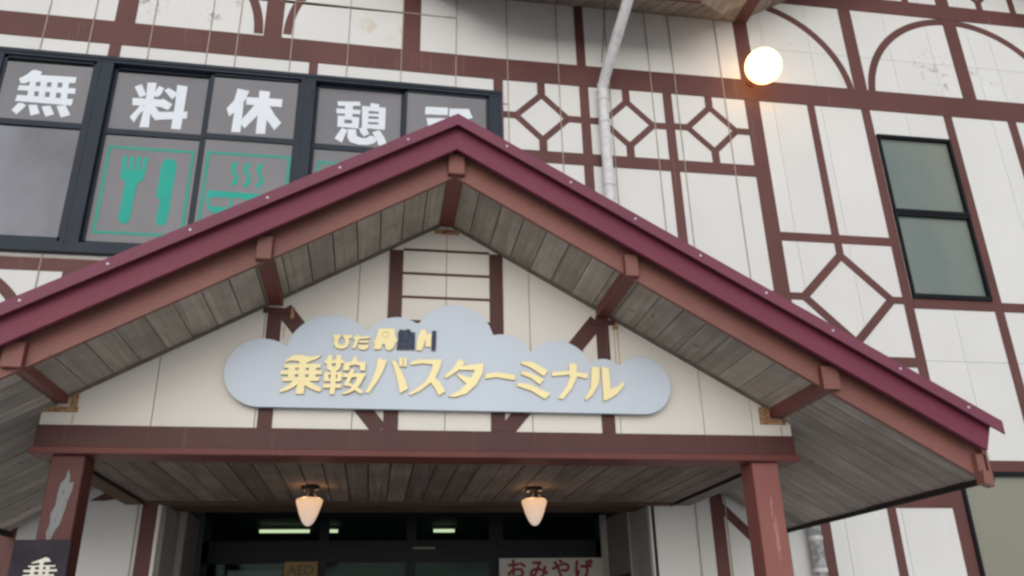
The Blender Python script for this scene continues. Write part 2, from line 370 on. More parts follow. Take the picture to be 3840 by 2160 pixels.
# --- windows
def pane(name, a, m, win, label=None):
    o = sub(box(name, a, m), win); return o
def film_shapes(name, polys, y, m, parent, dy=.0004):
    mb = MB()
    for i, p in enumerate(polys): mb.prism(p, y-i*dy, y+.0015)
    return sub(obj(name, mb, m), parent)
DATA = {"SIGN":{"norikura1":[[[-0.695,3.499],[-0.666,3.525],[-0.635,3.542],[-0.589,3.549],[-0.551,3.541],[-0.513,3.535],[-0.472,3.542],[-0.435,3.551],[-0.453,3.531],[-0.484,3.511],[-0.539,3.489],[-0.59,3.486],[-0.602,3.498],[-0.637,3.502],[-0.666,3.499],[-0.694,3.486]],[[-0.591,3.501],[-0.54,3.502],[-0.542,3.327],[-0.543,3.248],[-0.601,3.248],[-0.594,3.326]],[[-0.699,3.473],[-0.437,3.481],[-0.436,3.45],[-0.698,3.443]],[[-0.719,3.424],[-0.421,3.432],[-0.425,3.4],[-0.719,3.392]],[[-0.701,3.372],[-0.439,3.379],[-0.44,3.349],[-0.701,3.342]],[[-0.667,3.453],[-0.618,3.454],[-0.615,3.362],[-0.665,3.361]],[[-0.519,3.457],[-0.468,3.458],[-0.467,3.366],[-0.518,3.365]],[[-0.627,3.348],[-0.579,3.344],[-0.588,3.323],[-0.628,3.291],[-0.666,3.271],[-0.708,3.257],[-0.718,3.268],[-0.687,3.293],[-0.654,3.316]],[[-0.555,3.347],[-0.513,3.348],[-0.47,3.321],[-0.417,3.291],[-0.421,3.271],[-0.443,3.268],[-0.495,3.289],[-0.542,3.313]]],"norikura2":[[[-0.408,3.515],[-0.271,3.519],[-0.267,3.49],[-0.409,3.486]],[[-0.391,3.549],[-0.356,3.552],[-0.354,3.456],[-0.392,3.455]],[[-0.326,3.554],[-0.288,3.552],[-0.29,3.458],[-0.326,3.457]],[[-0.391,3.462],[-0.29,3.465],[-0.302,3.443],[-0.318,3.429],[-0.359,3.428],[-0.387,3.443]],[[-0.358,3.453],[-0.322,3.454],[-0.319,3.319],[-0.323,3.251],[-0.358,3.25],[-0.357,3.318]],[[-0.407,3.418],[-0.275,3.422],[-0.275,3.402],[-0.406,3.399]],[[-0.405,3.368],[-0.278,3.371],[-0.278,3.35],[-0.405,3.347]],[[-0.406,3.414],[-0.376,3.415],[-0.373,3.352],[-0.405,3.351]],[[-0.311,3.416],[-0.276,3.417],[-0.278,3.354],[-0.311,3.353]],[[-0.408,3.327],[-0.277,3.33],[-0.276,3.3],[-0.408,3.297]],[[-0.197,3.536],[-0.188,3.548],[-0.181,3.548],[-0.162,3.499],[-0.219,3.497]],[[-0.265,3.499],[-0.108,3.506],[-0.107,3.483],[-0.154,3.475],[-0.187,3.481],[-0.222,3.473],[-0.264,3.47]],[[-0.267,3.493],[-0.225,3.494],[-0.226,3.435],[-0.269,3.434]],[[-0.153,3.499],[-0.108,3.501],[-0.108,3.436],[-0.144,3.437]],[[-0.272,3.41],[-0.104,3.416],[-0.108,3.387],[-0.273,3.38]],[[-0.215,3.448],[-0.185,3.443],[-0.204,3.382],[-0.22,3.341],[-0.206,3.33],[-0.165,3.314],[-0.119,3.278],[-0.124,3.258],[-0.143,3.26],[-0.185,3.291],[-0.214,3.313],[-0.26,3.319],[-0.243,3.361],[-0.227,3.407]],[[-0.163,3.397],[-0.114,3.387],[-0.136,3.338],[-0.164,3.294],[-0.208,3.265],[-0.261,3.249],[-0.27,3.26],[-0.225,3.281],[-0.194,3.31],[-0.175,3.351]]],"ba":[[[-0.017,3.541],[0.05,3.521],[0.021,3.429],[-0.025,3.342],[-0.074,3.265],[-0.101,3.272],[-0.062,3.35],[-0.029,3.449]],[[0.081,3.522],[0.112,3.523],[0.156,3.454],[0.191,3.378],[0.214,3.305],[0.155,3.27],[0.134,3.367],[0.106,3.466]],[[0.14,3.546],[0.169,3.546],[0.171,3.476],[0.142,3.482]],[[0.175,3.547],[0.201,3.547],[0.198,3.477],[0.177,3.477]]],"su":[[[0.231,3.518],[0.295,3.539],[0.374,3.539],[0.467,3.542],[0.451,3.476],[0.415,3.392],[0.361,3.339],[0.3,3.29],[0.227,3.255],[0.223,3.271],[0.279,3.311],[0.34,3.364],[0.376,3.426],[0.396,3.5],[0.316,3.509],[0.231,3.493]],[[0.41,3.401],[0.457,3.358],[0.495,3.291],[0.446,3.26],[0.416,3.314],[0.382,3.361]]],"ta":[[[0.487,3.415],[0.547,3.472],[0.592,3.549],[0.642,3.53],[0.623,3.49],[0.577,3.449],[0.494,3.392]],[[0.6,3.493],[0.788,3.523],[0.776,3.439],[0.729,3.351],[0.653,3.279],[0.563,3.25],[0.514,3.257],[0.601,3.301],[0.676,3.381],[0.718,3.465],[0.6,3.465]],[[0.57,3.433],[0.684,3.405],[0.691,3.374],[0.653,3.357],[0.608,3.395]]],"long":[[[0.799,3.435],[0.883,3.454],[1.03,3.438],[1.029,3.394],[0.883,3.414],[0.798,3.4]]],"mi":[[[1.08,3.547],[1.166,3.546],[1.293,3.477],[1.252,3.432],[1.156,3.497],[1.079,3.527]],[[1.077,3.467],[1.155,3.457],[1.255,3.408],[1.222,3.363],[1.146,3.417],[1.077,3.443]],[[1.04,3.371],[1.129,3.369],[1.302,3.294],[1.257,3.25],[1.151,3.314],[1.044,3.347]]],"na":[[[1.32,3.466],[1.456,3.481],[1.606,3.461],[1.6,3.421],[1.454,3.449],[1.319,3.434]],[[1.459,3.542],[1.522,3.536],[1.516,3.427],[1.472,3.338],[1.398,3.253],[1.359,3.26],[1.425,3.345],[1.461,3.425]]],"ru":[[[1.641,3.519],[1.706,3.517],[1.694,3.391],[1.636,3.294],[1.578,3.245],[1.571,3.261],[1.623,3.349]],[[1.718,3.525],[1.782,3.507],[1.783,3.345],[1.84,3.363],[1.888,3.408],[1.898,3.38],[1.836,3.307],[1.777,3.266],[1.72,3.245]]],"hi":[[[-0.358,3.716],[-0.297,3.716],[-0.301,3.702],[-0.316,3.687],[-0.356,3.687]],[[-0.285,3.717],[-0.222,3.717],[-0.218,3.69],[-0.268,3.688],[-0.286,3.699]],[[-0.35,3.693],[-0.306,3.694],[-0.318,3.672],[-0.319,3.654],[-0.309,3.638],[-0.292,3.633],[-0.276,3.639],[-0.266,3.655],[-0.269,3.674],[-0.282,3.695],[-0.242,3.696],[-0.237,3.649],[-0.251,3.62],[-0.277,3.604],[-0.304,3.603],[-0.335,3.613],[-0.35,3.638]]],"da":[[[-0.211,3.701],[-0.086,3.715],[-0.085,3.695],[-0.21,3.681]],[[-0.185,3.72],[-0.168,3.719],[-0.165,3.688],[-0.19,3.611],[-0.213,3.61],[-0.196,3.676]],[[-0.166,3.673],[-0.094,3.676],[-0.093,3.658],[-0.165,3.657]],[[-0.174,3.644],[-0.15,3.638],[-0.127,3.64],[-0.089,3.647],[-0.095,3.618],[-0.121,3.6],[-0.155,3.605],[-0.173,3.622]]],"tan":[[[-0.023,3.778],[0.098,3.781],[0.107,3.709],[0.122,3.694],[0.119,3.668],[0.106,3.661],[0.096,3.624],[0.063,3.601],[0.039,3.611],[0.03,3.651],[0.01,3.654],[0.001,3.61],[-0.05,3.608],[-0.048,3.645],[-0.056,3.674],[-0.04,3.696],[-0.029,3.748]]],"gawa":[[[0.304,3.783],[0.343,3.776],[0.34,3.706],[0.311,3.612],[0.269,3.611],[0.271,3.685],[0.287,3.741]],[[0.345,3.75],[0.383,3.748],[0.377,3.64],[0.335,3.643],[0.339,3.706]]]},"SIGN_DARK":{"nyu":[[[0.137,3.778],[0.182,3.772],[0.189,3.782],[0.217,3.781],[0.224,3.759],[0.256,3.756],[0.256,3.616],[0.118,3.612],[0.129,3.7],[0.124,3.744]]],"kawa2":[[[0.387,3.776],[0.42,3.775],[0.416,3.614],[0.384,3.613]]]},"WIN":{"mu":[[[-4.077,7.666],[-4.034,7.673],[-3.969,7.654],[-3.983,7.589],[-4.112,7.484],[-4.163,7.474],[-4.193,7.539],[-4.125,7.597]],[[-4.124,7.592],[-4.0,7.609],[-3.593,7.616],[-3.593,7.535],[-4.142,7.504]],[[-4.175,7.45],[-3.576,7.462],[-3.572,7.388],[-4.179,7.381]],[[-4.167,7.318],[-3.577,7.314],[-3.581,7.226],[-4.177,7.236]],[[-4.071,7.511],[-4.006,7.512],[-3.994,7.309],[-4.063,7.308]],[[-3.958,7.516],[-3.89,7.517],[-3.879,7.314],[-3.947,7.313]],[[-3.841,7.522],[-3.777,7.523],[-3.763,7.313],[-3.831,7.313]],[[-3.725,7.528],[-3.658,7.529],[-3.643,7.313],[-3.713,7.313]],[[-4.133,7.212],[-4.086,7.211],[-4.05,7.181],[-4.125,7.058],[-4.187,7.113]],[[-4.026,7.194],[-3.941,7.202],[-3.89,7.09],[-3.978,7.054]],[[-3.886,7.184],[-3.798,7.204],[-3.739,7.092],[-3.822,7.051]],[[-3.733,7.204],[-3.64,7.224],[-3.569,7.096],[-3.662,7.054]]],"ryo":[[[-2.818,7.618],[-2.718,7.622],[-2.718,7.389],[-2.73,7.217],[-2.718,7.007],[-2.82,7.004],[-2.81,7.21],[-2.807,7.439]],[[-2.95,7.547],[-2.878,7.589],[-2.814,7.461],[-2.819,7.432],[-2.875,7.406]],[[-2.685,7.584],[-2.626,7.555],[-2.647,7.471],[-2.682,7.427],[-2.736,7.451]],[[-2.949,7.391],[-2.627,7.395],[-2.627,7.295],[-2.939,7.292]],[[-2.85,7.297],[-2.782,7.269],[-2.849,7.172],[-2.887,7.06],[-2.942,7.13]],[[-2.764,7.328],[-2.696,7.3],[-2.642,7.236],[-2.661,7.113],[-2.692,7.141],[-2.745,7.227]],[[-2.618,7.526],[-2.577,7.565],[-2.477,7.505],[-2.481,7.464],[-2.519,7.408]],[[-2.641,7.391],[-2.616,7.41],[-2.506,7.34],[-2.54,7.257],[-2.632,7.294]],[[-2.487,7.615],[-2.369,7.603],[-2.369,7.307],[-2.371,7.006],[-2.478,7.008],[-2.476,7.354]],[[-2.671,7.219],[-2.33,7.256],[-2.323,7.162],[-2.67,7.109]]],"kyu":[[[-1.806,7.631],[-1.671,7.609],[-1.702,7.488],[-1.762,7.342],[-1.863,7.235],[-1.902,7.341],[-1.83,7.458]],[[-1.809,7.431],[-1.719,7.428],[-1.716,7.254],[-1.715,7.026],[-1.817,7.023],[-1.811,7.274]],[[-1.558,7.625],[-1.434,7.619],[-1.437,7.395],[-1.437,7.026],[-1.543,7.023],[-1.544,7.327]],[[-1.695,7.518],[-1.282,7.527],[-1.282,7.415],[-1.689,7.413]],[[-1.591,7.416],[-1.496,7.413],[-1.548,7.269],[-1.671,7.086],[-1.72,7.133],[-1.711,7.214]],[[-1.496,7.413],[-1.42,7.414],[-1.348,7.292],[-1.268,7.195],[-1.339,7.086],[-1.452,7.248]]],"kei":[[[-0.643,7.555],[-0.379,7.576],[-0.361,7.518],[-0.629,7.493]],[[-0.647,7.456],[-0.363,7.455],[-0.365,7.395],[-0.642,7.385]],[[-0.547,7.51],[-0.454,7.518],[-0.455,7.346],[-0.543,7.35]],[[-0.626,7.354],[-0.372,7.35],[-0.373,7.309],[-0.623,7.302]],[[-0.626,7.354],[-0.546,7.353],[-0.542,7.198],[-0.621,7.197]],[[-0.458,7.346],[-0.372,7.347],[-0.374,7.195],[-0.452,7.194]],[[-0.622,7.246],[-0.373,7.259],[-0.374,7.192],[-0.621,7.197]],[[-0.346,7.516],[-0.267,7.514],[-0.262,7.198],[-0.336,7.201]],[[-0.148,7.516],[-0.064,7.512],[-0.062,7.198],[-0.14,7.2]],[[-0.277,7.513],[-0.138,7.517],[-0.141,7.448],[-0.269,7.451]],[[-0.267,7.413],[-0.142,7.418],[-0.143,7.376],[-0.266,7.375]],[[-0.266,7.339],[-0.139,7.344],[-0.139,7.294],[-0.264,7.292]],[[-0.265,7.26],[-0.138,7.265],[-0.138,7.197],[-0.267,7.201]],[[-0.245,7.567],[-0.14,7.553],[-0.153,7.51],[-0.252,7.51]],[[-0.568,7.184],[-0.503,7.16],[-0.556,6.978],[-0.645,7.028]],[[-0.499,7.172],[-0.4,7.175],[-0.393,7.089],[-0.338,7.059],[-0.271,7.064],[-0.238,7.102],[-0.189,7.094],[-0.153,7.045],[-0.18,6.997],[-0.257,6.967],[-0.363,6.965],[-0.46,6.991],[-0.498,7.057]],[[-0.369,7.195],[-0.287,7.208],[-0.244,7.124],[-0.306,7.084],[-0.342,7.128]],[[-0.211,7.15],[-0.125,7.187],[-0.062,7.081],[-0.035,7.003],[-0.126,6.966],[-0.159,7.056]]],"sho":[[[0.416,7.575],[0.69,7.586],[0.691,7.477],[0.412,7.466]],[[0.43,7.413],[0.691,7.429],[0.687,7.315],[0.449,7.308]],[[0.438,7.293],[0.517,7.3],[0.5,6.956],[0.413,6.884]],[[0.707,7.574],[0.949,7.589],[0.995,7.463],[0.823,7.38],[0.708,7.465]],[[0.708,7.451],[0.8,7.432],[0.791,6.979],[0.69,6.971]],[[0.8,7.324],[1.029,7.33],[1.029,7.236],[0.801,7.231]],[[0.903,7.253],[0.983,7.259],[0.983,6.928],[0.904,6.922]]]},"GREEN":{"fork":[[[-2.936,6.611],[-2.893,6.615],[-2.872,6.424],[-2.924,6.42]],[[-2.861,6.612],[-2.818,6.615],[-2.802,6.429],[-2.848,6.425]],[[-2.791,6.612],[-2.748,6.615],[-2.733,6.434],[-2.778,6.431]],[[-2.721,6.612],[-2.673,6.615],[-2.673,6.439],[-2.709,6.436]],[[-2.926,6.436],[-2.671,6.449],[-2.678,6.343],[-2.69,6.305],[-2.731,6.286],[-2.741,6.212],[-2.746,5.812],[-2.774,5.775],[-2.825,5.777],[-2.865,5.815],[-2.863,6.246],[-2.871,6.297],[-2.908,6.316],[-2.926,6.367]]],"knife":[[[-2.486,6.603],[-2.452,6.616],[-2.398,6.61],[-2.354,6.548],[-2.351,6.452],[-2.358,6.239],[-2.356,5.959],[-2.37,5.805],[-2.408,5.767],[-2.46,5.779],[-2.482,5.839],[-2.474,6.064],[-2.482,6.095],[-2.517,6.124],[-2.517,6.186],[-2.518,6.514],[-2.508,6.569]]],"steam":[[[-1.726,6.634],[-1.696,6.62],[-1.723,6.52],[-1.673,6.426],[-1.676,6.372],[-1.711,6.314],[-1.747,6.313],[-1.745,6.34],[-1.713,6.423],[-1.764,6.517],[-1.763,6.593]],[[-1.587,6.631],[-1.557,6.617],[-1.585,6.517],[-1.535,6.423],[-1.539,6.369],[-1.574,6.311],[-1.61,6.31],[-1.608,6.337],[-1.576,6.42],[-1.626,6.514],[-1.624,6.59]],[[-1.448,6.631],[-1.418,6.617],[-1.447,6.516],[-1.397,6.422],[-1.401,6.368],[-1.436,6.31],[-1.472,6.309],[-1.47,6.336],[-1.437,6.419],[-1.487,6.513],[-1.486,6.59]]],"bowl":[[[-1.975,6.244],[-1.16,6.226],[-1.151,6.12],[-1.731,6.168],[-1.99,6.147],[-1.992,6.201]],[[-1.995,6.159],[-1.965,6.156],[-1.942,6.037],[-1.898,5.998],[-1.931,5.976],[-1.975,6.056]],[[-1.948,6.045],[-1.225,6.031],[-1.295,5.912],[-1.912,5.966]],[[-1.739,6.176],[-1.709,6.178],[-1.703,6.037],[-1.733,6.04]]]},"BOARD":{"jo":[[[-2.18,2.09],[-2.14,2.106],[-2.101,2.123],[-2.081,2.117],[-2.065,2.096],[-2.11,2.092],[-2.181,2.084]],[[-2.132,2.097],[-2.109,2.097],[-2.093,1.895],[-2.118,1.895]],[[-2.198,2.071],[-2.033,2.073],[-2.035,2.063],[-2.195,2.063]],[[-2.22,2.044],[-2.02,2.049],[-2.017,2.034],[-2.218,2.032]],[[-2.178,2.071],[-2.153,2.07],[-2.155,1.986],[-2.178,1.987]],[[-2.088,2.072],[-2.066,2.07],[-2.065,1.985],[-2.088,1.986]],[[-2.218,2.015],[-2.033,2.018],[-2.028,2.005],[-2.219,2.002]],[[-2.216,1.987],[-2.036,1.985],[-2.035,1.974],[-2.216,1.976]],[[-2.142,1.975],[-2.125,1.97],[-2.2,1.905],[-2.213,1.914]],[[-2.11,1.975],[-2.092,1.975],[-2.014,1.915],[-2.021,1.903]]]},"FRAMES":{"a":[[-3.108,6.738],[-2.18,6.725],[-3.102,5.671]],"b":[[-2.052,6.748],[-1.12,6.747],[-2.057,5.896]],"c":[[-0.814,6.713],[-0.334,6.711],[-0.818,6.476]]}}
yo = 8.435
fr = MB()
fr.box(-5.62, 1.35, yo, 8.56, 7.765, 7.85, wp=True).box(-5.62, 1.35, yo-.012, yo, 7.80, 7.825, wp=True)
fr.box(-5.62, 1.35, yo, 8.56, 5.375, 5.50).box(-5.62, 1.35, yo-.02, yo, 5.375, 5.43)
for a, b in ((-5.62, -5.5), (-4.56, -4.38), (-3.385, -3.20), (-1.075, -.905), (1.195, 1.35)):
    fr.box(a, b, yo+.004, 8.56, 5.47, 7.79, wp=True)
    fr.box(a+.045, a+.052, yo, yo+.004, 5.47, 7.79, wp=True)
fo = obj('window_frame', fr, M_FRAME, B); fo['label'] = 'long dark blue grey frame of the upstairs lounge windows'
box('window_sill_seal', (-5.5, 1.3, 8.488, 8.50, 5.320, 5.335), M_SEAL, B)
units = [(-5.5, -4.56, .04, None, None), (-4.38, -3.385, .0, 'mu', None), (-3.20, -2.115, .05, 'ryo', 'a'), (-2.115, -1.075, .0, 'kyu', 'b'), (-.905, .155, .05, 'kei', 'c'), (.155, 1.195, .0, 'sho', None)]
WY = {}
for x0, x1, dep, ch, fk in units:
    yf = 8.465+dep; s = .026
    back = dep > .03
    W = MB(); W.box(x0, x1, yf, yf+.03, 7.735, 7.80, wp=True).box(x0, x1, yf, yf+.03, 5.47, 5.555).box(x0, x0+s+.01, yf, yf+.03, 5.5, 7.78, wp=True).box(x1-s-.01, x1, yf, yf+.03, 5.5, 7.78, wp=True)
    W.box(x0, x1, yf-.004, yf+.026, 6.87, 6.94, wp=True)
    win = obj('window_sash', W, M_FRAME, B)
    yp = yf+.012
    pane('pane', (x0+s, x1-s, yp, yp+.006, 6.92, 7.75), M_FILM, win)
    pane('pane', (x0+s, x1-s, yp, yp+.006, 5.53, 6.89), M_CLEARW if ch in ('mu', None) else M_FILM, win)
    k = (yp-.002)/8.5
    def sh(p, k=k): return [(x*k, 1.6+(z-1.6)*k) for x, z in p]
    if ch: film_shapes('window_letter', [sh(p) for p in DATA['WIN'][ch]], yp-.002, M_LETW, win)
    if fk:
        tl, tr, bl = DATA['FRAMES'][fk]; xa, xb, zt = tl[0]*k, tr[0]*k, 1.6+(tl[1]-1.6)*k
        if fk == 'c': xb = xa+.93
        zb = 1.6+(5.64-1.6)*k; th = .036
        film_shapes('picture_frame', [[(xa, zt), (xb, zt), (xb, zt-th), (xa, zt-th)], [(xa, zb), (xb, zb), (xb, zb+th), (xa, zb+th)], [(xa, zb), (xa+th, zb), (xa+th, zt), (xa, zt)], [(xb-th, zb), (xb, zb), (xb, zt), (xb-th, zt)]], yp-.002, M_GREEN2, win)
    if ch == 'ryo':
        film_shapes('fork_symbol', [sh(p) for p in DATA['GREEN']['fork']], yp-.002, M_GREEN, win); film_shapes('knife_symbol', [sh(p) for p in DATA['GREEN']['knife']], yp-.002, M_GREEN, win)
    if ch == 'kyu':
        film_shapes('steam_symbol', [sh(p) for p in DATA['GREEN']['steam']], yp-.002, M_GREEN, win); film_shapes('bowl_symbol', [sh(p) for p in DATA['GREEN']['bowl']], yp-.002, M_GREEN, win)
# right upper window
def simple_window(x0, x1, z0, z1, rails, m, t=.042):
    W = MB(); ya, yb = 8.462, 8.55
    W.box(x0, x1, ya, yb, z1-t, z1).box(x0, x1, ya, yb, z0, z0+t*1.4).box(x0, x0+t*.8, ya+.002, yb, z0, z1).box(x1-t*.8, x1, ya+.002, yb, z0, z1)
    zz = [z0+t*1.4]
    for r in rails: W.box(x0, x1, ya+.006, yb, r-.045, r+.045).box(x0, x1, ya-.004, ya+.006, r-.004, r+.02)
    win = obj('window_frame', W, M_FRAMED, B)
    for a, b in zip([z0+.02]+[r for r in rails], [r for r in rails]+[z1-.02]):
        pane('pane', (x0+.02, x1-.02, 8.52, 8.526, a+.01, b-.01), m, win)
    return win
simple_window(6.435, 7.515, 5.30, 7.665, [6.50], M_GREENG)
simple_window(6.50, 9.75, .85, 3.185, [], M_BEIGEG, .05)

# --- main eave on the left and the tall gable's eave on the right
SL = .60
def zeave(y): return 9.365-SL*(YW-y)
Y1 = 7.58
ln = YW-Y1
XA, XB = .31, 4.65                # the eave lies between two tall gables
def flat(name, P, zf, m, th=.015):
    mb = MB(); n = len(P)
    mb.v = [(a, b, zf(a, b)) for a, b in P]+[(a, b, zf(a, b)+th) for a, b in P]
    mb.f = [list(range(n)), [n+i for i in range(n)]]+[[i, (i+1) % n, n+(i+1) % n, n+i] for i in range(n)]; mb.mi = [0]*len(mb.f)
    return obj(name, mb, m, B)
pw = .178; x = XA+.01
while x < XB-.02:
    xb = min(x+pw-.014, XB)
    cut = lambda xx: max(0.0, min(ln, XB-xx, xx-XA))
    P = [(x, YW), (xb, YW)]+([(xb, YW-cut(xb))] if cut(xb) > 1e-3 else [])+([(x, YW-cut(x))] if cut(x) > 1e-3 else [])
    if len(P) > 2: flat('eave_board', P, lambda a, b: zeave(b), M_WOODE)
    x += pw
for mir in (0, 1):
    fx = (lambda v: 4.96-v) if mir else (lambda v: v)
    for i in range(8):
        ya, yb = YW-i*pw, max(Y1, YW-(i+1)*pw+.004)
        if ya <= Y1: break
        xa, xb = 4.65-(YW-ya), 4.65-(YW-yb)
        P = [(4.65, ya), (4.65, yb), (xb, yb)]+([(xa, ya)] if i else [])
        flat('eave_board', [(fx(p), q) for p, q in P], lambda a, b: 9.365+.60*(fx(a)-4.65), M_WOODE)
    for side in (0, 1):
        for i in range(18):
            a = 4.82+i*.178; b = a+.171
            za, zb = 9.44+.594*(a-4.82), 9.44+.594*(b-4.82)
            if side: a, b = 16.04-a, 16.04-b
            obj('eave_board', MB().prism([(fx(a), za), (fx(b), zb), (fx(b), zb+.015), (fx(a), za+.015)], Y1, YW+.02), M_WOODE, B)
    for p0, p1 in ((4.645, 4.83), (11.21, 11.40)):
        q0, q1 = sorted((fx(p0), fx(p1))); obj('roof_purlin', MB().box(q0, q1, Y1-.02, YW+.02, 9.36, 9.56), M_BROWN, B, bevel=.004)
zt = zeave(Y1)
def slab(name, pts, m, th=.14):
    mb = MB(); n = len(pts)
    mb.v = [(x, y, z+.02) for x, y, z in pts]+[(x, y, z+.02+th) for x, y, z in pts]
    mb.f = [list(range(n)), [n+i for i in range(n)]]+[[i, (i+1) % n, n+(i+1) % n, n+i] for i in range(n)]; mb.mi = [0]*len(mb.f)
    return obj(name, mb, m, B)
ze = 9.365-.60*(YW-Y1); xv = 4.65-(YW-Y1); xw = 4.96-xv
slab('roof', [(xw, Y1, ze), (xv, Y1, ze), (8.02, YW+3.37, 9.365+.6*3.37), (-3.06, YW+3.37, 9.365+.6*3.37)], M_PURPLE)
for mir in (0, 1):
    fx = (lambda v: 4.96-v) if mir else (lambda v: v)
    slab('gable_roof', [(fx(xv), Y1, ze), (fx(8.02), Y1, ze+.6*(8.02-xv)), (fx(8.02), YW+3.37, ze+.6*(8.02-xv))], M_PURPLE)
    slab('gable_roof', [(fx(8.02), Y1, ze+.6*(8.02-xv)), (fx(16.04-xv), Y1, ze), (fx(16.04-xv), YW+3.37, ze), (fx(8.02), YW+3.37, ze+.6*(8.02-xv))], M_PURPLE)
box('eave_fascia', (xw, xv, Y1-.04, Y1-.01, zt-.06, zt+.17), M_BROWN, B)
gt = [(Y1-.04-.055+.055*math.cos(a), zt+.05+.06*math.sin(a)) for a in [R(180+180*i/8) for i in range(9)]]
obj('gutter', MB().prism(gt+[(Y1-.05, zt+.055), (Y1-.14, zt+.055)], xw, xv, 'x'), M_PVC, B)
obj('loose_cable', MB().tube([(2.52, 7.6, 8.82), (2.58, 7.8, 8.80), (2.66, 8.2, 8.70), (2.69, 8.47, 8.45)], .006, 6), M_BROWN, B)

# --- recessed entrance
E = MB()
E.box(-2.02, -1.96, 8.52, 9.02, 0, 2.80)
obj('entrance_jamb', E, M_GREYT, B); box('entrance_jamb', (2.82, 2.86, 8.52, 9.02, 0, 2.80), M_GREYT, B)
box('jamb_strip', (-2.028, -1.998, 8.47, 8.52, 0, 2.80), M_WHITE_P, B); box('jamb_strip', (2.86, 2.885, 8.482, 8.52, 0, 2.80), M_DARK, B); box('jamb_strip', (2.795, 2.82, 8.99, 9.02, 0, 2.80), M_DARK, B)
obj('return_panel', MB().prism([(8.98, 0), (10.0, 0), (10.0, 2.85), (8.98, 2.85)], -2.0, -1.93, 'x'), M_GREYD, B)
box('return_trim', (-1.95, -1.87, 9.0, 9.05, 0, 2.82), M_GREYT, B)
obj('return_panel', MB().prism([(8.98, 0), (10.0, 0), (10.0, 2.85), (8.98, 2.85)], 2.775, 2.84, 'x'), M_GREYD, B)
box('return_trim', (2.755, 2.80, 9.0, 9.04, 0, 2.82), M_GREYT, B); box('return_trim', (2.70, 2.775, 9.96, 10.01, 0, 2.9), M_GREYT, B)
box('dark_opening_plate', (2.765, 2.775, 9.08, 9.95, .3, 2.18), M_FRAMED, B)  # black plate, its colour stands for the shade inside a side opening
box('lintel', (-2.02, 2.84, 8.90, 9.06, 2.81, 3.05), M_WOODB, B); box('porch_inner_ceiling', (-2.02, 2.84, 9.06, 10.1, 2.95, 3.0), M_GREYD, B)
yd = 10.0
D = MB(); D.box(-1.87, 2.70, yd, yd+.06, 2.38, 2.62).box(-1.87, -1.80, yd, yd+.06, 0, 2.95).box(2.64, 2.71, yd, yd+.06, 0, 2.95).box(-1.87, 2.71, yd, yd+.06, 2.88, 2.97)
for a, b in ((-.60, -.50), (.39, .50), (1.36, 1.52)): D.box(a, b, yd+.002, yd+.055, 0, 2.9)
dr = obj('entrance_screen', D, M_FRAMED, B); dr['label'] = 'black framed glazed entrance screen under the porch'
for a, b in ((-1.80, -.60), (-.50, .39), (.50, 1.36), (1.52, 2.64)):
    pane('pane', (a, b, yd+.025, yd+.031, 2.62, 2.88), M_CLEAR, dr); pane('pane', (a, b, yd+.025, yd+.031, .05, 2.38), M_CLEAR, dr)
box('door_sensor', (.46, .72, yd-.03, yd, 2.52, 2.545), M_GREYD, B)
# lobby
L = MB(); L.box(-4, 6, 16, 16.1, 0, 3.3).box(-4.1, -4, 10.1, 16, 0, 3.3).box(6, 6.1, 10.1, 16, 0, 3.3).box(-4, 6, 10.1, 16, -.05, .02)
L.box(-4, -1.87, 10.0, 10.06, 0, 3.3).box(2.71, 6, 10.0, 10.06, 0, 3.3).box(-1.87, 2.71, 10.0, 10.06, 2.97, 3.3)
obj('lobby_wall', L, M_ROOM, B); box('lobby_ceiling', (-4, 6, 10.07, 16, 3.05, 3.15), M_ROOMC, B)
rc = box('dark_window_sheet', (-6.1, 11.2, 8.70, 8.75, 3.3, 9.2), M_DARK, B)  # flat dark sheet in place of the unlit room behind the panes
for lab, (x0, x1, y) in (('long lit tube behind the left end of the entrance transom', (-1.56, -.88, 12.3)), ('short lit tube stub glimpsed beside the left hanging lamp', (-.60, -.49, 12.3)), ('short lit tube behind the middle of the entrance transom', (.86, 1.16, 12.3))):
    t_ = thing('ceiling_light', lab, 'ceiling light', (x0, y, 3.0), 'lit tubes on the lobby ceiling')
    obj('tube', MB().tube([(x0, y, 2.985), (x1, y, 2.985)], .022, 10), M_TUBE, t_); box('tray', (x0-.02, x1+.02, y-.05, y+.05, 3.012, 3.05), M_GREYT, t_)
# notices by the door
s1 = thing('souvenir_sign', 'cream signboard with maroon hiragana at the right of the entrance', 'sign', (1.5, 9.9, 2.0))
box('board', (1.455, 2.685, 9.90, 9.93, 2.02, 2.405), M_CREAM, s1)
def text_mesh(body, size, off, ext):
    c = bpy.data.curves.new('t', 'FONT'); c.body = body; c.size = size; c.offset = off; c.extrude = ext; c.align_x = 'CENTER'; c.align_y = 'CENTER'
    o = bpy.data.objects.new('t', c); col.objects.link(o); bpy.context.view_layer.update()
    me = bpy.data.meshes.new_from_object(o.evaluated_get(bpy.context.evaluated_depsgraph_get())); bpy.data.objects.remove(o)
    me.transform(Matrix.Rotation(R(90), 4, 'X')); return me
for i, chh in enumerate('おみやげ'):
    me = text_mesh(chh, .235, .007, .002); me.materials.clear(); me.materials.append(M_MAROON)
    place('letter', me, s1, (1.65+.265*i*1.0, 9.896, 2.265-.006*(i % 2)))
s2 = thing('aed_sign', 'small yellow notice reading AED hung inside the entrance', 'sign', (-.93, 9.92, 2.1))
box('board', (-.955, -.595, 9.93, 9.94, 2.02, 2.388), M_YELLOW, s2)
me = text_mesh('AED', .15, .004, .001); me.materials.clear(); me.materials.append(M_YELLOWT); place('letter', me, s2, (-.775, 9.926, 2.295))
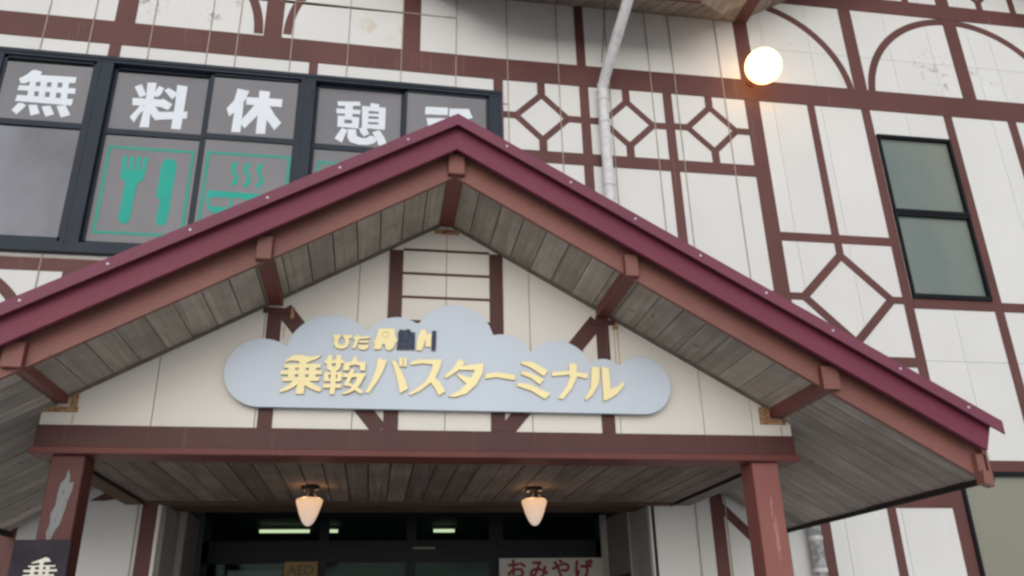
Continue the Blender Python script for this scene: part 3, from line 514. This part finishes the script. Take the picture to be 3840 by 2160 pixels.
s3 = thing('teal_poster', 'pale teal poster left of the yellow notice inside the entrance', 'poster', (-1.5, 9.93, 2.0))
box('sheet', (-1.56, -.975, 9.93, 9.938, 1.9, 2.30), M_TEAL, s3)
for i in range(3): obj('printed_mark', MB().prism([(-1.45+.2*i, 2.16), (-1.36+.2*i, 2.16), (-1.405+.2*i, 2.25)], 9.926, 9.929), M_BLACK, s3)

# ------------------------------------------------------------------ the porch
P_ = thing('entrance_porch', 'projecting gabled entrance porch with purple fascia on two red posts', 'porch', (.49, 6.12, 0))
CX = .49; YG = 6.12; MS = .58
def zs(x): return 4.735-MS*abs(x-CX)
# gable panels between their joints
J = [-2.335, -1.595, -.885, -.19, .50, 1.175, 1.87, 2.555, 2.965, 3.29]
for a, b in zip(J, J[1:]):
    a += .003; b -= .003
    top = [(b, zs(b)+.03), (a, zs(a)+.03)]
    obj('gable_panel', MB().prism([(a, 3.0), (b, 3.0)]+top, YG, YG+.02), M_WHITE_P, P_)
obj('gable_wall', MB().prism([(-2.33, 2.85), (3.285, 2.85), (3.285, zs(3.28)+.02), (CX, zs(CX)+.02), (-2.33, zs(-2.33)+.02)], YG+.021, YG+.10), M_DARK if False else M_GREYT, P_)
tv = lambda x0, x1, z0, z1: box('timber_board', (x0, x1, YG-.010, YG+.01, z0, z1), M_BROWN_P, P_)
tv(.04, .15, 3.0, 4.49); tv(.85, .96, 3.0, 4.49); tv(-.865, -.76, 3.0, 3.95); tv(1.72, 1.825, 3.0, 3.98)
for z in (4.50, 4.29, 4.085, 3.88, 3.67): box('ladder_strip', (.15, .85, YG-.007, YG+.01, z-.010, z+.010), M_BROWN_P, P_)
for s in (-1, 1):
    f = lambda x: CX+s*(x-CX)
    pl = [(f(-.76+.98), 0)]
    q = [(-.80, 3.90), (-.70, 3.98), (.075, 3.03), (-.05, 3.00)]
    q = [(CX-(CX-x) if s == -1 else CX+(CX-x), z) for x, z in q]
    obj('timber_brace', MB().prism(q, YG-.0055, YG+.01), M_BROWN_P, P_)
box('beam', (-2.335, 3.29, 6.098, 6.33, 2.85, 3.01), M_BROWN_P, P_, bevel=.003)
for x in (-1.6, -.19, .5, 1.18, 2.56): box('beam_joint', (x-.003, x+.003, 6.0965, 6.10, 2.86, 3.005), M_BROWN, P_)
box('beam_lip', (-2.35, 3.305, 6.06, 6.33, 2.803, 2.852), M_RED, P_, bevel=.005)
# side beams, posts
for x0, x1 in ((-2.33, -2.15), (3.09, 3.285)):
    box('side_beam', (x0, x1, 6.33, YW, 2.806, 3.1), M_WOODB if x0 < 0 else M_GREYD, P_)
for x0, x1 in ((-2.15, -2.135), (3.075, 3.09)): box('edge_trim', (x0, x1, 6.33, YW, 2.795, 2.83), M_DARK, P_)
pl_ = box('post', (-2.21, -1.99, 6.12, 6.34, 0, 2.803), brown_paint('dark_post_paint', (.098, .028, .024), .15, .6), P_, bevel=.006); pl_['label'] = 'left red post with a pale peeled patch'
pr_ = box('post', (2.915, 3.13, 6.12, 6.34, 0, 2.803), M_POST, P_, bevel=.006); pr_['label'] = 'right salmon red post with faint pale scuffs'
def blotch(cx, cz, w_, h_, n, tilt, seed):
    rr = random.Random(seed); L_, R_ = [], []
    for i in range(n+1):
        t = i/n; hw = w_*.5*math.sin(math.pi*min(.97, max(.03, t)))**.5; z = cz-h_/2+h_*t; c = cx+tilt*(t-.5)
        L_.append((c-hw*(.75+.5*rr.random()), z)); R_.append((c+hw*(.6+.6*rr.random()), z))
    return L_+R_[::-1]
PB = lambda pts: obj('peeled_patch', MB().prism(pts, 6.1185, 6.121), M_PEEL, P_)
PB([(x*6.12/6.08, 1.6+(z-1.6)*6.12/6.08) for x, z in [(-2.125, 2.22), (-2.105, 2.23), (-2.085, 2.30), (-2.065, 2.33), (-2.05, 2.42), (-2.038, 2.50), (-2.025, 2.56), (-2.022, 2.615), (-2.05, 2.605), (-2.055, 2.66), (-2.072, 2.70), (-2.078, 2.64), (-2.105, 2.60), (-2.112, 2.52), (-2.11, 2.46), (-2.132, 2.40), (-2.125, 2.34), (-2.138, 2.28)]])
for a in ((3.03, 2.46, .02, .16, 9, .01, 3), (3.045, 2.22, .03, .34, 12, .012, 5), (3.03, 2.30, .012, .10, 6, 0, 8)):
    obj('scuff', MB().prism(blotch(*a), 6.1188, 6.121), simple('pale_scuff', (.34, .17, .15), .7, .2, .3, 30), P_)
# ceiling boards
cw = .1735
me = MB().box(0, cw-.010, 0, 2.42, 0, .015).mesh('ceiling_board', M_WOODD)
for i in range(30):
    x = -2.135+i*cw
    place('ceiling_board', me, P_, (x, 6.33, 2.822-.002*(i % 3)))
box('ceiling_backing', (-2.15, 3.09, 6.2, 8.95, 2.842, 2.87), M_DARK, P_)
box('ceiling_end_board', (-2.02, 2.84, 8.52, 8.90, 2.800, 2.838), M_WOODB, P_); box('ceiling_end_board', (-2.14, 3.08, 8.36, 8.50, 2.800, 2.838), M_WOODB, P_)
# rake soffit boards: run front to back
bw = .168
base_b = {}
for s in (-1, 1):
    f = lambda x: CX+s*x
    x = .0
    prof = [(0, 0), (bw-.008, -MS*(bw-.008)), (bw-.008, -MS*(bw-.008)+.017), (0, .017)]
    me = MB().prism([(s*a, b) for a, b in prof], 0, .90).mesh('soffit_board', M_WOODY)
    for i in range(16):
        xx = .03+i*bw
        place('soffit_board', me, P_, (f(xx), 5.325, 4.768-MS*xx))
    obj('junction_trim', MB().prism([(f(.02), 4.736), (f(2.70), 4.736-MS*2.68), (f(2.70), 4.775-MS*2.68), (f(.02), 4.775)], 6.085, 6.119), M_TRIM, P_)
    # side overhang boards: run down the slope
    xa, xb = 2.73, 3.755
    me2 = MB()
    me2.v = [(f(xa), 0, zs(f(xa))), (f(xb), 0, zs(f(xb))), (f(xb), .162, zs(f(xb))), (f(xa), .162, zs(f(xa)))]
    me2.v += [(a, b, c+.016) for a, b, c in me2.v]
    me2.f = [(0, 1, 2, 3), (4, 5, 6, 7), (0, 1, 5, 4), (1, 2, 6, 5), (2, 3, 7, 6), (3, 0, 4, 7)]; me2.mi = [0]*6
    mm = me2.mesh('soffit_board', M_WOODX)
    for i in range(19):
        y = 5.325+i*.1715
        if y > 8.35: break
        place('soffit_board', mm, P_, (0, y, 0 if i % 2 else -.0015))
    # eave edge board
    box('eave_trim', (min(f(3.76), f(3.80)), max(f(3.76), f(3.80)), 5.24, YW-.02, 2.512, 2.55), M_DARK, P_)
    # barge board (salmon), fascia, flashing
    xe = 3.77
    obj('rafter', MB().prism([(f(.012), 4.72), (f(xe), 4.72-MS*xe), (f(xe), 4.96-MS*xe), (f(.012), 4.96)], 5.30, 5.335), M_SALMON, P_)
    xe2 = 3.74
    obj('fascia', MB().prism([(f(0), 4.885), (f(xe2), 4.885-MS*xe2), (f(xe2+.075), 5.12-MS*(xe2+.06)), (f(0), 5.12)], 5.165, 5.195), M_PURPLE, P_)
    xe3 = 3.855
    mb = MB().prism([(f(0), 5.053), (f(xe3), 5.053-MS*xe3), (f(xe3), 5.146-MS*xe3), (f(0), 5.146)], 5.098, 5.112)
    mb.prism([(f(0), 5.128), (f(xe3-.01), 5.128-MS*xe3), (f(xe3-.01), 5.148-MS*xe3), (f(0), 5.148)], 5.112, 5.25)
    pass
    fl = obj('flashing', mb, M_PURPLE2, P_)
    for d in [.36+.465*i for i in range(8)]:
        z = 5.10-MS*d
        scw = MB().tube([(f(d), 5.099, z), (f(d), 5.090, z)], [.011, .008], 10)
        sub(obj('screw', scw, simple('screw_head', (.62, .55, .60), .35, .6) if d < .4 and s < 0 else bpy.data.materials['screw_head']), fl)
    xe4 = 3.84
    obj('roof_sheet', MB().prism([(f(0), 5.125), (f(xe4), 5.125-MS*xe4), (f(xe4), 5.147-MS*xe4), (f(0), 5.147)], 5.25, YW-.01), M_PURPLE, P_)
    obj('roof_deck', MB().prism([(f(0), 4.81), (f(xe4-.08), 4.81-MS*(xe4-.08)), (f(xe4-.08), 4.87-MS*(xe4-.08)), (f(0), 4.87)], 5.34, YW-.02), M_DARK, P_)
    obj('eave_board', MB().prism([(f(3.765), 2.58), (f(3.80), 2.56), (f(3.80), 2.86), (f(3.76), 2.88)], 5.25, YW-.02), M_SALMON, P_)
# purlins
def purlin(x0, x1, z0, z1, lab=None):
    p = obj('purlin', MB().box(x0, x1, 5.25, YG+.01, z0, z1), [M_PURLIN, M_SALMON], P_, bevel=.004)
    for poly in p.data.polygons:
        if poly.normal.y < -.9: poly.material_index = 1
    return p
purlin(.435, .558, 4.725, 4.90); purlin(-.862, -.758, 3.968, 4.14); purlin(1.728, 1.828, 3.968, 4.14); purlin(-2.295, -2.17, 3.165, 3.335); p4 = purlin(3.125, 3.258, 3.155, 3.33)
box('purlin', (4.195, 4.272, 5.25, 5.32, 2.575, 2.71), M_SALMON, P_, .004); box('purlin', (-3.292, -3.215, 5.25, 5.32, 2.575, 2.71), M_SALMON, P_, .004)
obj('corner_cap', MB().prism([(4.19, 2.50), (4.265, 2.475), (4.27, 2.575), (4.20, 2.59)], 5.22, 5.30), M_SALMON, P_)
# rusted bearing plates where the purlins enter the gable
for a in ((.40, .60, 4.655, 4.69), (-.90, -.70, 3.905, 3.945), (1.68, 1.88, 3.905, 3.945), (-2.33, -2.095, 3.105, 3.14), (3.03, 3.24, 3.105, 3.145), (3.03, 3.115, 3.148, 3.245), (-2.15, -2.105, 3.143, 3.25)):
    box('rust_plate', (a[0], a[1], YG-.018, YG+.005, a[2], a[3]), M_RUST if a[2] < 3.9 or a[2] > 4.5 else M_BROWN_P, P_)
for a in ((-.695, -.668, 3.86, 3.955), (1.86, 1.905, 3.87, 3.935)): box('rust_plate', (a[0], a[1], YG-.014, YG+.005, a[2], a[3]), M_RUST, P_)
for x, zt_, zb_ in ((3.205, 3.09, 3.015), (1.60, 3.85, 3.62), (1.90, 3.86, 3.55), (-.735, 3.8, 3.7), (-2.12, 3.09, 3.02)):
    obj('rust_run', MB().prism([(x-.006, zb_), (x+.004, zb_), (x+.010, zt_), (x-.010, zt_)], YG-.0012, YG+.001), simple('rust_stain', (.58, .47, .33), .8, .2, .1), P_)

# ------------------------------------------------------------------ cloud sign
S = thing('cloud_sign', 'pale blue cloud shaped sign with raised cream lettering on the porch gable', 'sign', (.56, 6.05, 3.15))
C = [(-.86, 3.41, .262), (-.37, 3.545, .335), (.12, 3.63, .252), (.56, 3.69, .312), (.94, 3.53, .24), (1.375, 3.455, .277), (1.745, 3.425, .168), (2.045, 3.378, .235)]
zb = 3.152; top = []
N = 300; xl, xr = -.86-.262, 2.045+.235
for i in range(N+1):
    # denser at the ends
    x = xl+(xr-xl)*(.5-.5*math.cos(math.pi*i/N))
    z = max([c[1]+math.sqrt(max(0, c[2]**2-(x-c[0])**2)) for c in C if abs(x-c[0]) <= c[2]+1e-9] or [zb+.2])
    top.append((x, z))
bot = [(2.045+.235*math.sin(a), 3.387-.235*math.cos(a)) for a in [R(90-90*i/16) for i in range(1, 17)]]+[(-.86-.262*math.sin(a), 3.414-.262*math.cos(a)) for a in [R(90*i/16) for i in range(0, 16)]]
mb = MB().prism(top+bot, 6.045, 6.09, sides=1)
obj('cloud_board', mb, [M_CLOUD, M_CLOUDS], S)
for x in (-.5, .5, 1.7): box('bracket', (x-.02, x+.02, 6.09, YG, 3.3, 3.4), M_BLACK, S)
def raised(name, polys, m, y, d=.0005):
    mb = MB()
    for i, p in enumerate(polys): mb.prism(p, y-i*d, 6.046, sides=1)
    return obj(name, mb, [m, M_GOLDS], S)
for k, v in DATA['SIGN'].items(): raised('raised_letter', v, M_GOLD, 6.026)
for k, v in DATA['SIGN_DARK'].items():
    o = raised('painted_over_letter', v, M_NAVY, 6.030); o['label'] = 'letter painted over in dark navy'
# ring emblem on the first kanji
c0 = (.285*0+0, 0)
tan = DATA['SIGN']['tan'][0]; ex = sum(p[0] for p in tan)/len(tan); ez = max(p[1] for p in tan)-.052
mb = MB(); n = 24
for i in range(n):
    a, b = 2*math.pi*i/n, 2*math.pi*(i+1)/n
    mb.prism([(ex+.026*math.cos(a), ez+.026*math.sin(a)), (ex+.026*math.cos(b), ez+.026*math.sin(b)), (ex+.0215*math.cos(b), ez+.0215*math.sin(b)), (ex+.0215*math.cos(a), ez+.0215*math.sin(a))], 6.0235, 6.0262)
obj('ring_emblem', mb, simple('gold_shadow', (.66, .52, .28), .5, .4), S)

# ------------------------------------------------------------------ lamps
def hanging_lamp(x, lab):
    t = thing('hanging_lamp', lab, 'lamp', (x, 7.45, 2.80), 'acorn lamps under the porch ceiling')
    obj('ceiling_mount', MB().lathe((x, 7.45, 2.70), [(.035, .0), (.062, .01), (.055, .035), (.045, .04), (.045, .07), (.078, .082), (.078, .118), (.05, .121)]), M_BLACK, t, True)
    pr = [(.008, -.215), (.030, -.205), (.050, -.180), (.068, -.145), (.084, -.105), (.098, -.060), (.110, -.025), (.114, -.005), (.108, .010), (.085, .018), (.04, .02)]
    obj('glass_shade', MB().lathe((x, 7.45, 2.695), pr, 32), M_LAMP, t, True)
    # light leaking up between the shade and its mount
    for dx, dy in ((.09, 0), (-.045, .078), (-.045, -.078)):
        d = bpy.data.lights.new('lamp_leak', 'POINT'); d.energy = .30; d.color = (1, .58, .30); d.shadow_soft_size = .02
        o = bpy.data.objects.new('lamp_leak', d); col.objects.link(o); o.location = (x+dx, 7.45+dy, 2.735); o.parent = t; o.matrix_parent_inverse = PINV[t.name]
    return t
hanging_lamp(-.552, 'lit acorn shaped glass lamp hanging left under the porch, nearer the dark plaque')
hanging_lamp(1.42, 'lit acorn shaped glass lamp hanging right under the porch, above the souvenir sign')
W_ = thing('wall_lamp', 'lit round globe lamp on the brown corner post beside the eave', 'lamp', (4.73, 8.49, 8.2))
gx, gy, gz = 4.77, 8.15, 8.36
mb = MB(); prf = [(.235*math.sin(R(a)), -.235*math.cos(R(a))) for a in range(6, 180, 12)]
obj('glass_globe', mb.lathe((gx, gy, gz), prf, 36), M_GLOBE, W_, True)
obj('bracket_arm', MB().tube([(4.74, 8.49, 8.34), (gx, 8.36, 8.34)], .02, 10), M_RED, W_, True)
obj('wall_plate', MB().tube([(4.74, 8.49, 8.34), (4.74, 8.474, 8.34)], .06, 16), M_RED, W_, True)

# ------------------------------------------------------------------ drainpipes
dp = thing('drainpipe', 'white painted drainpipe bending down from the eave past the lozenge panels', 'drainpipe', (2.63, 8.35, 3.0))
obj('upper_length', MB().tube([(2.845, 7.42, 8.90), (2.80, 7.60, 8.70), (2.675, 8.14, 8.165), (2.65, 8.25, 8.06), (2.63, 8.34, 7.94)], .068, 18), M_PVC, dp, True)
obj('lower_length', MB().tube([(2.63, 8.33, 8.0), (2.63, 8.36, 7.80), (2.63, 8.36, 3.6)], .066, 18), M_PVC, dp, True)
for z in (7.90, 7.78, 7.45, 6.55): obj('collar', MB().tube([(2.63, 8.357, z-.018), (2.63, 8.357, z+.018)], .073, 18), M_PVC if z > 7.5 else M_PVC, dp, True)
obj('collar', MB().tube([(2.742, 7.85, 8.45), (2.735, 7.88, 8.42)], .074, 18), M_PVC, dp, True)
for z in (7.6, 6.4, 5.0): box('pipe_clip', (2.61, 2.65, 8.40, 8.49, z-.012, z+.012), M_PVC, dp)
d2 = thing('drainpipe', 'grey patchily peeled drainpipe below the right eave of the porch', 'drainpipe', (4.6, 8.4, 0))
obj('pipe_length', MB().tube([(4.60, 8.40, 0.02), (4.60, 8.40, 2.62)], .069, 18), M_ZINC, d2, True)
for z in (2.46, 2.14, 1.2): obj('collar', MB().tube([(4.60, 8.40, z-.02), (4.60, 8.40, z+.02)], .076, 18), M_PVC, d2, True)

# ------------------------------------------------------------------ vertical board sign on the left post
bs = thing('post_sign', 'dark wooden plaque with cream kanji on the left red post', 'sign', (-2.13, 6.07, 1.2))
box('plaque', (-2.315, -1.965, 6.058, 6.092, 1.15, 2.235), M_BOARD, bs, bevel=.004)
for x in (-2.16, -2.04): box('mount', (x-.015, x+.015, 6.092, 6.12, 1.9, 2.0), M_BLACK, bs)
mb = MB()
for i, p in enumerate(DATA['BOARD']['jo']): mb.prism(p, 6.050-i*.0003, 6.0585)
obj('carved_letter', mb, M_BOARDT, bs)
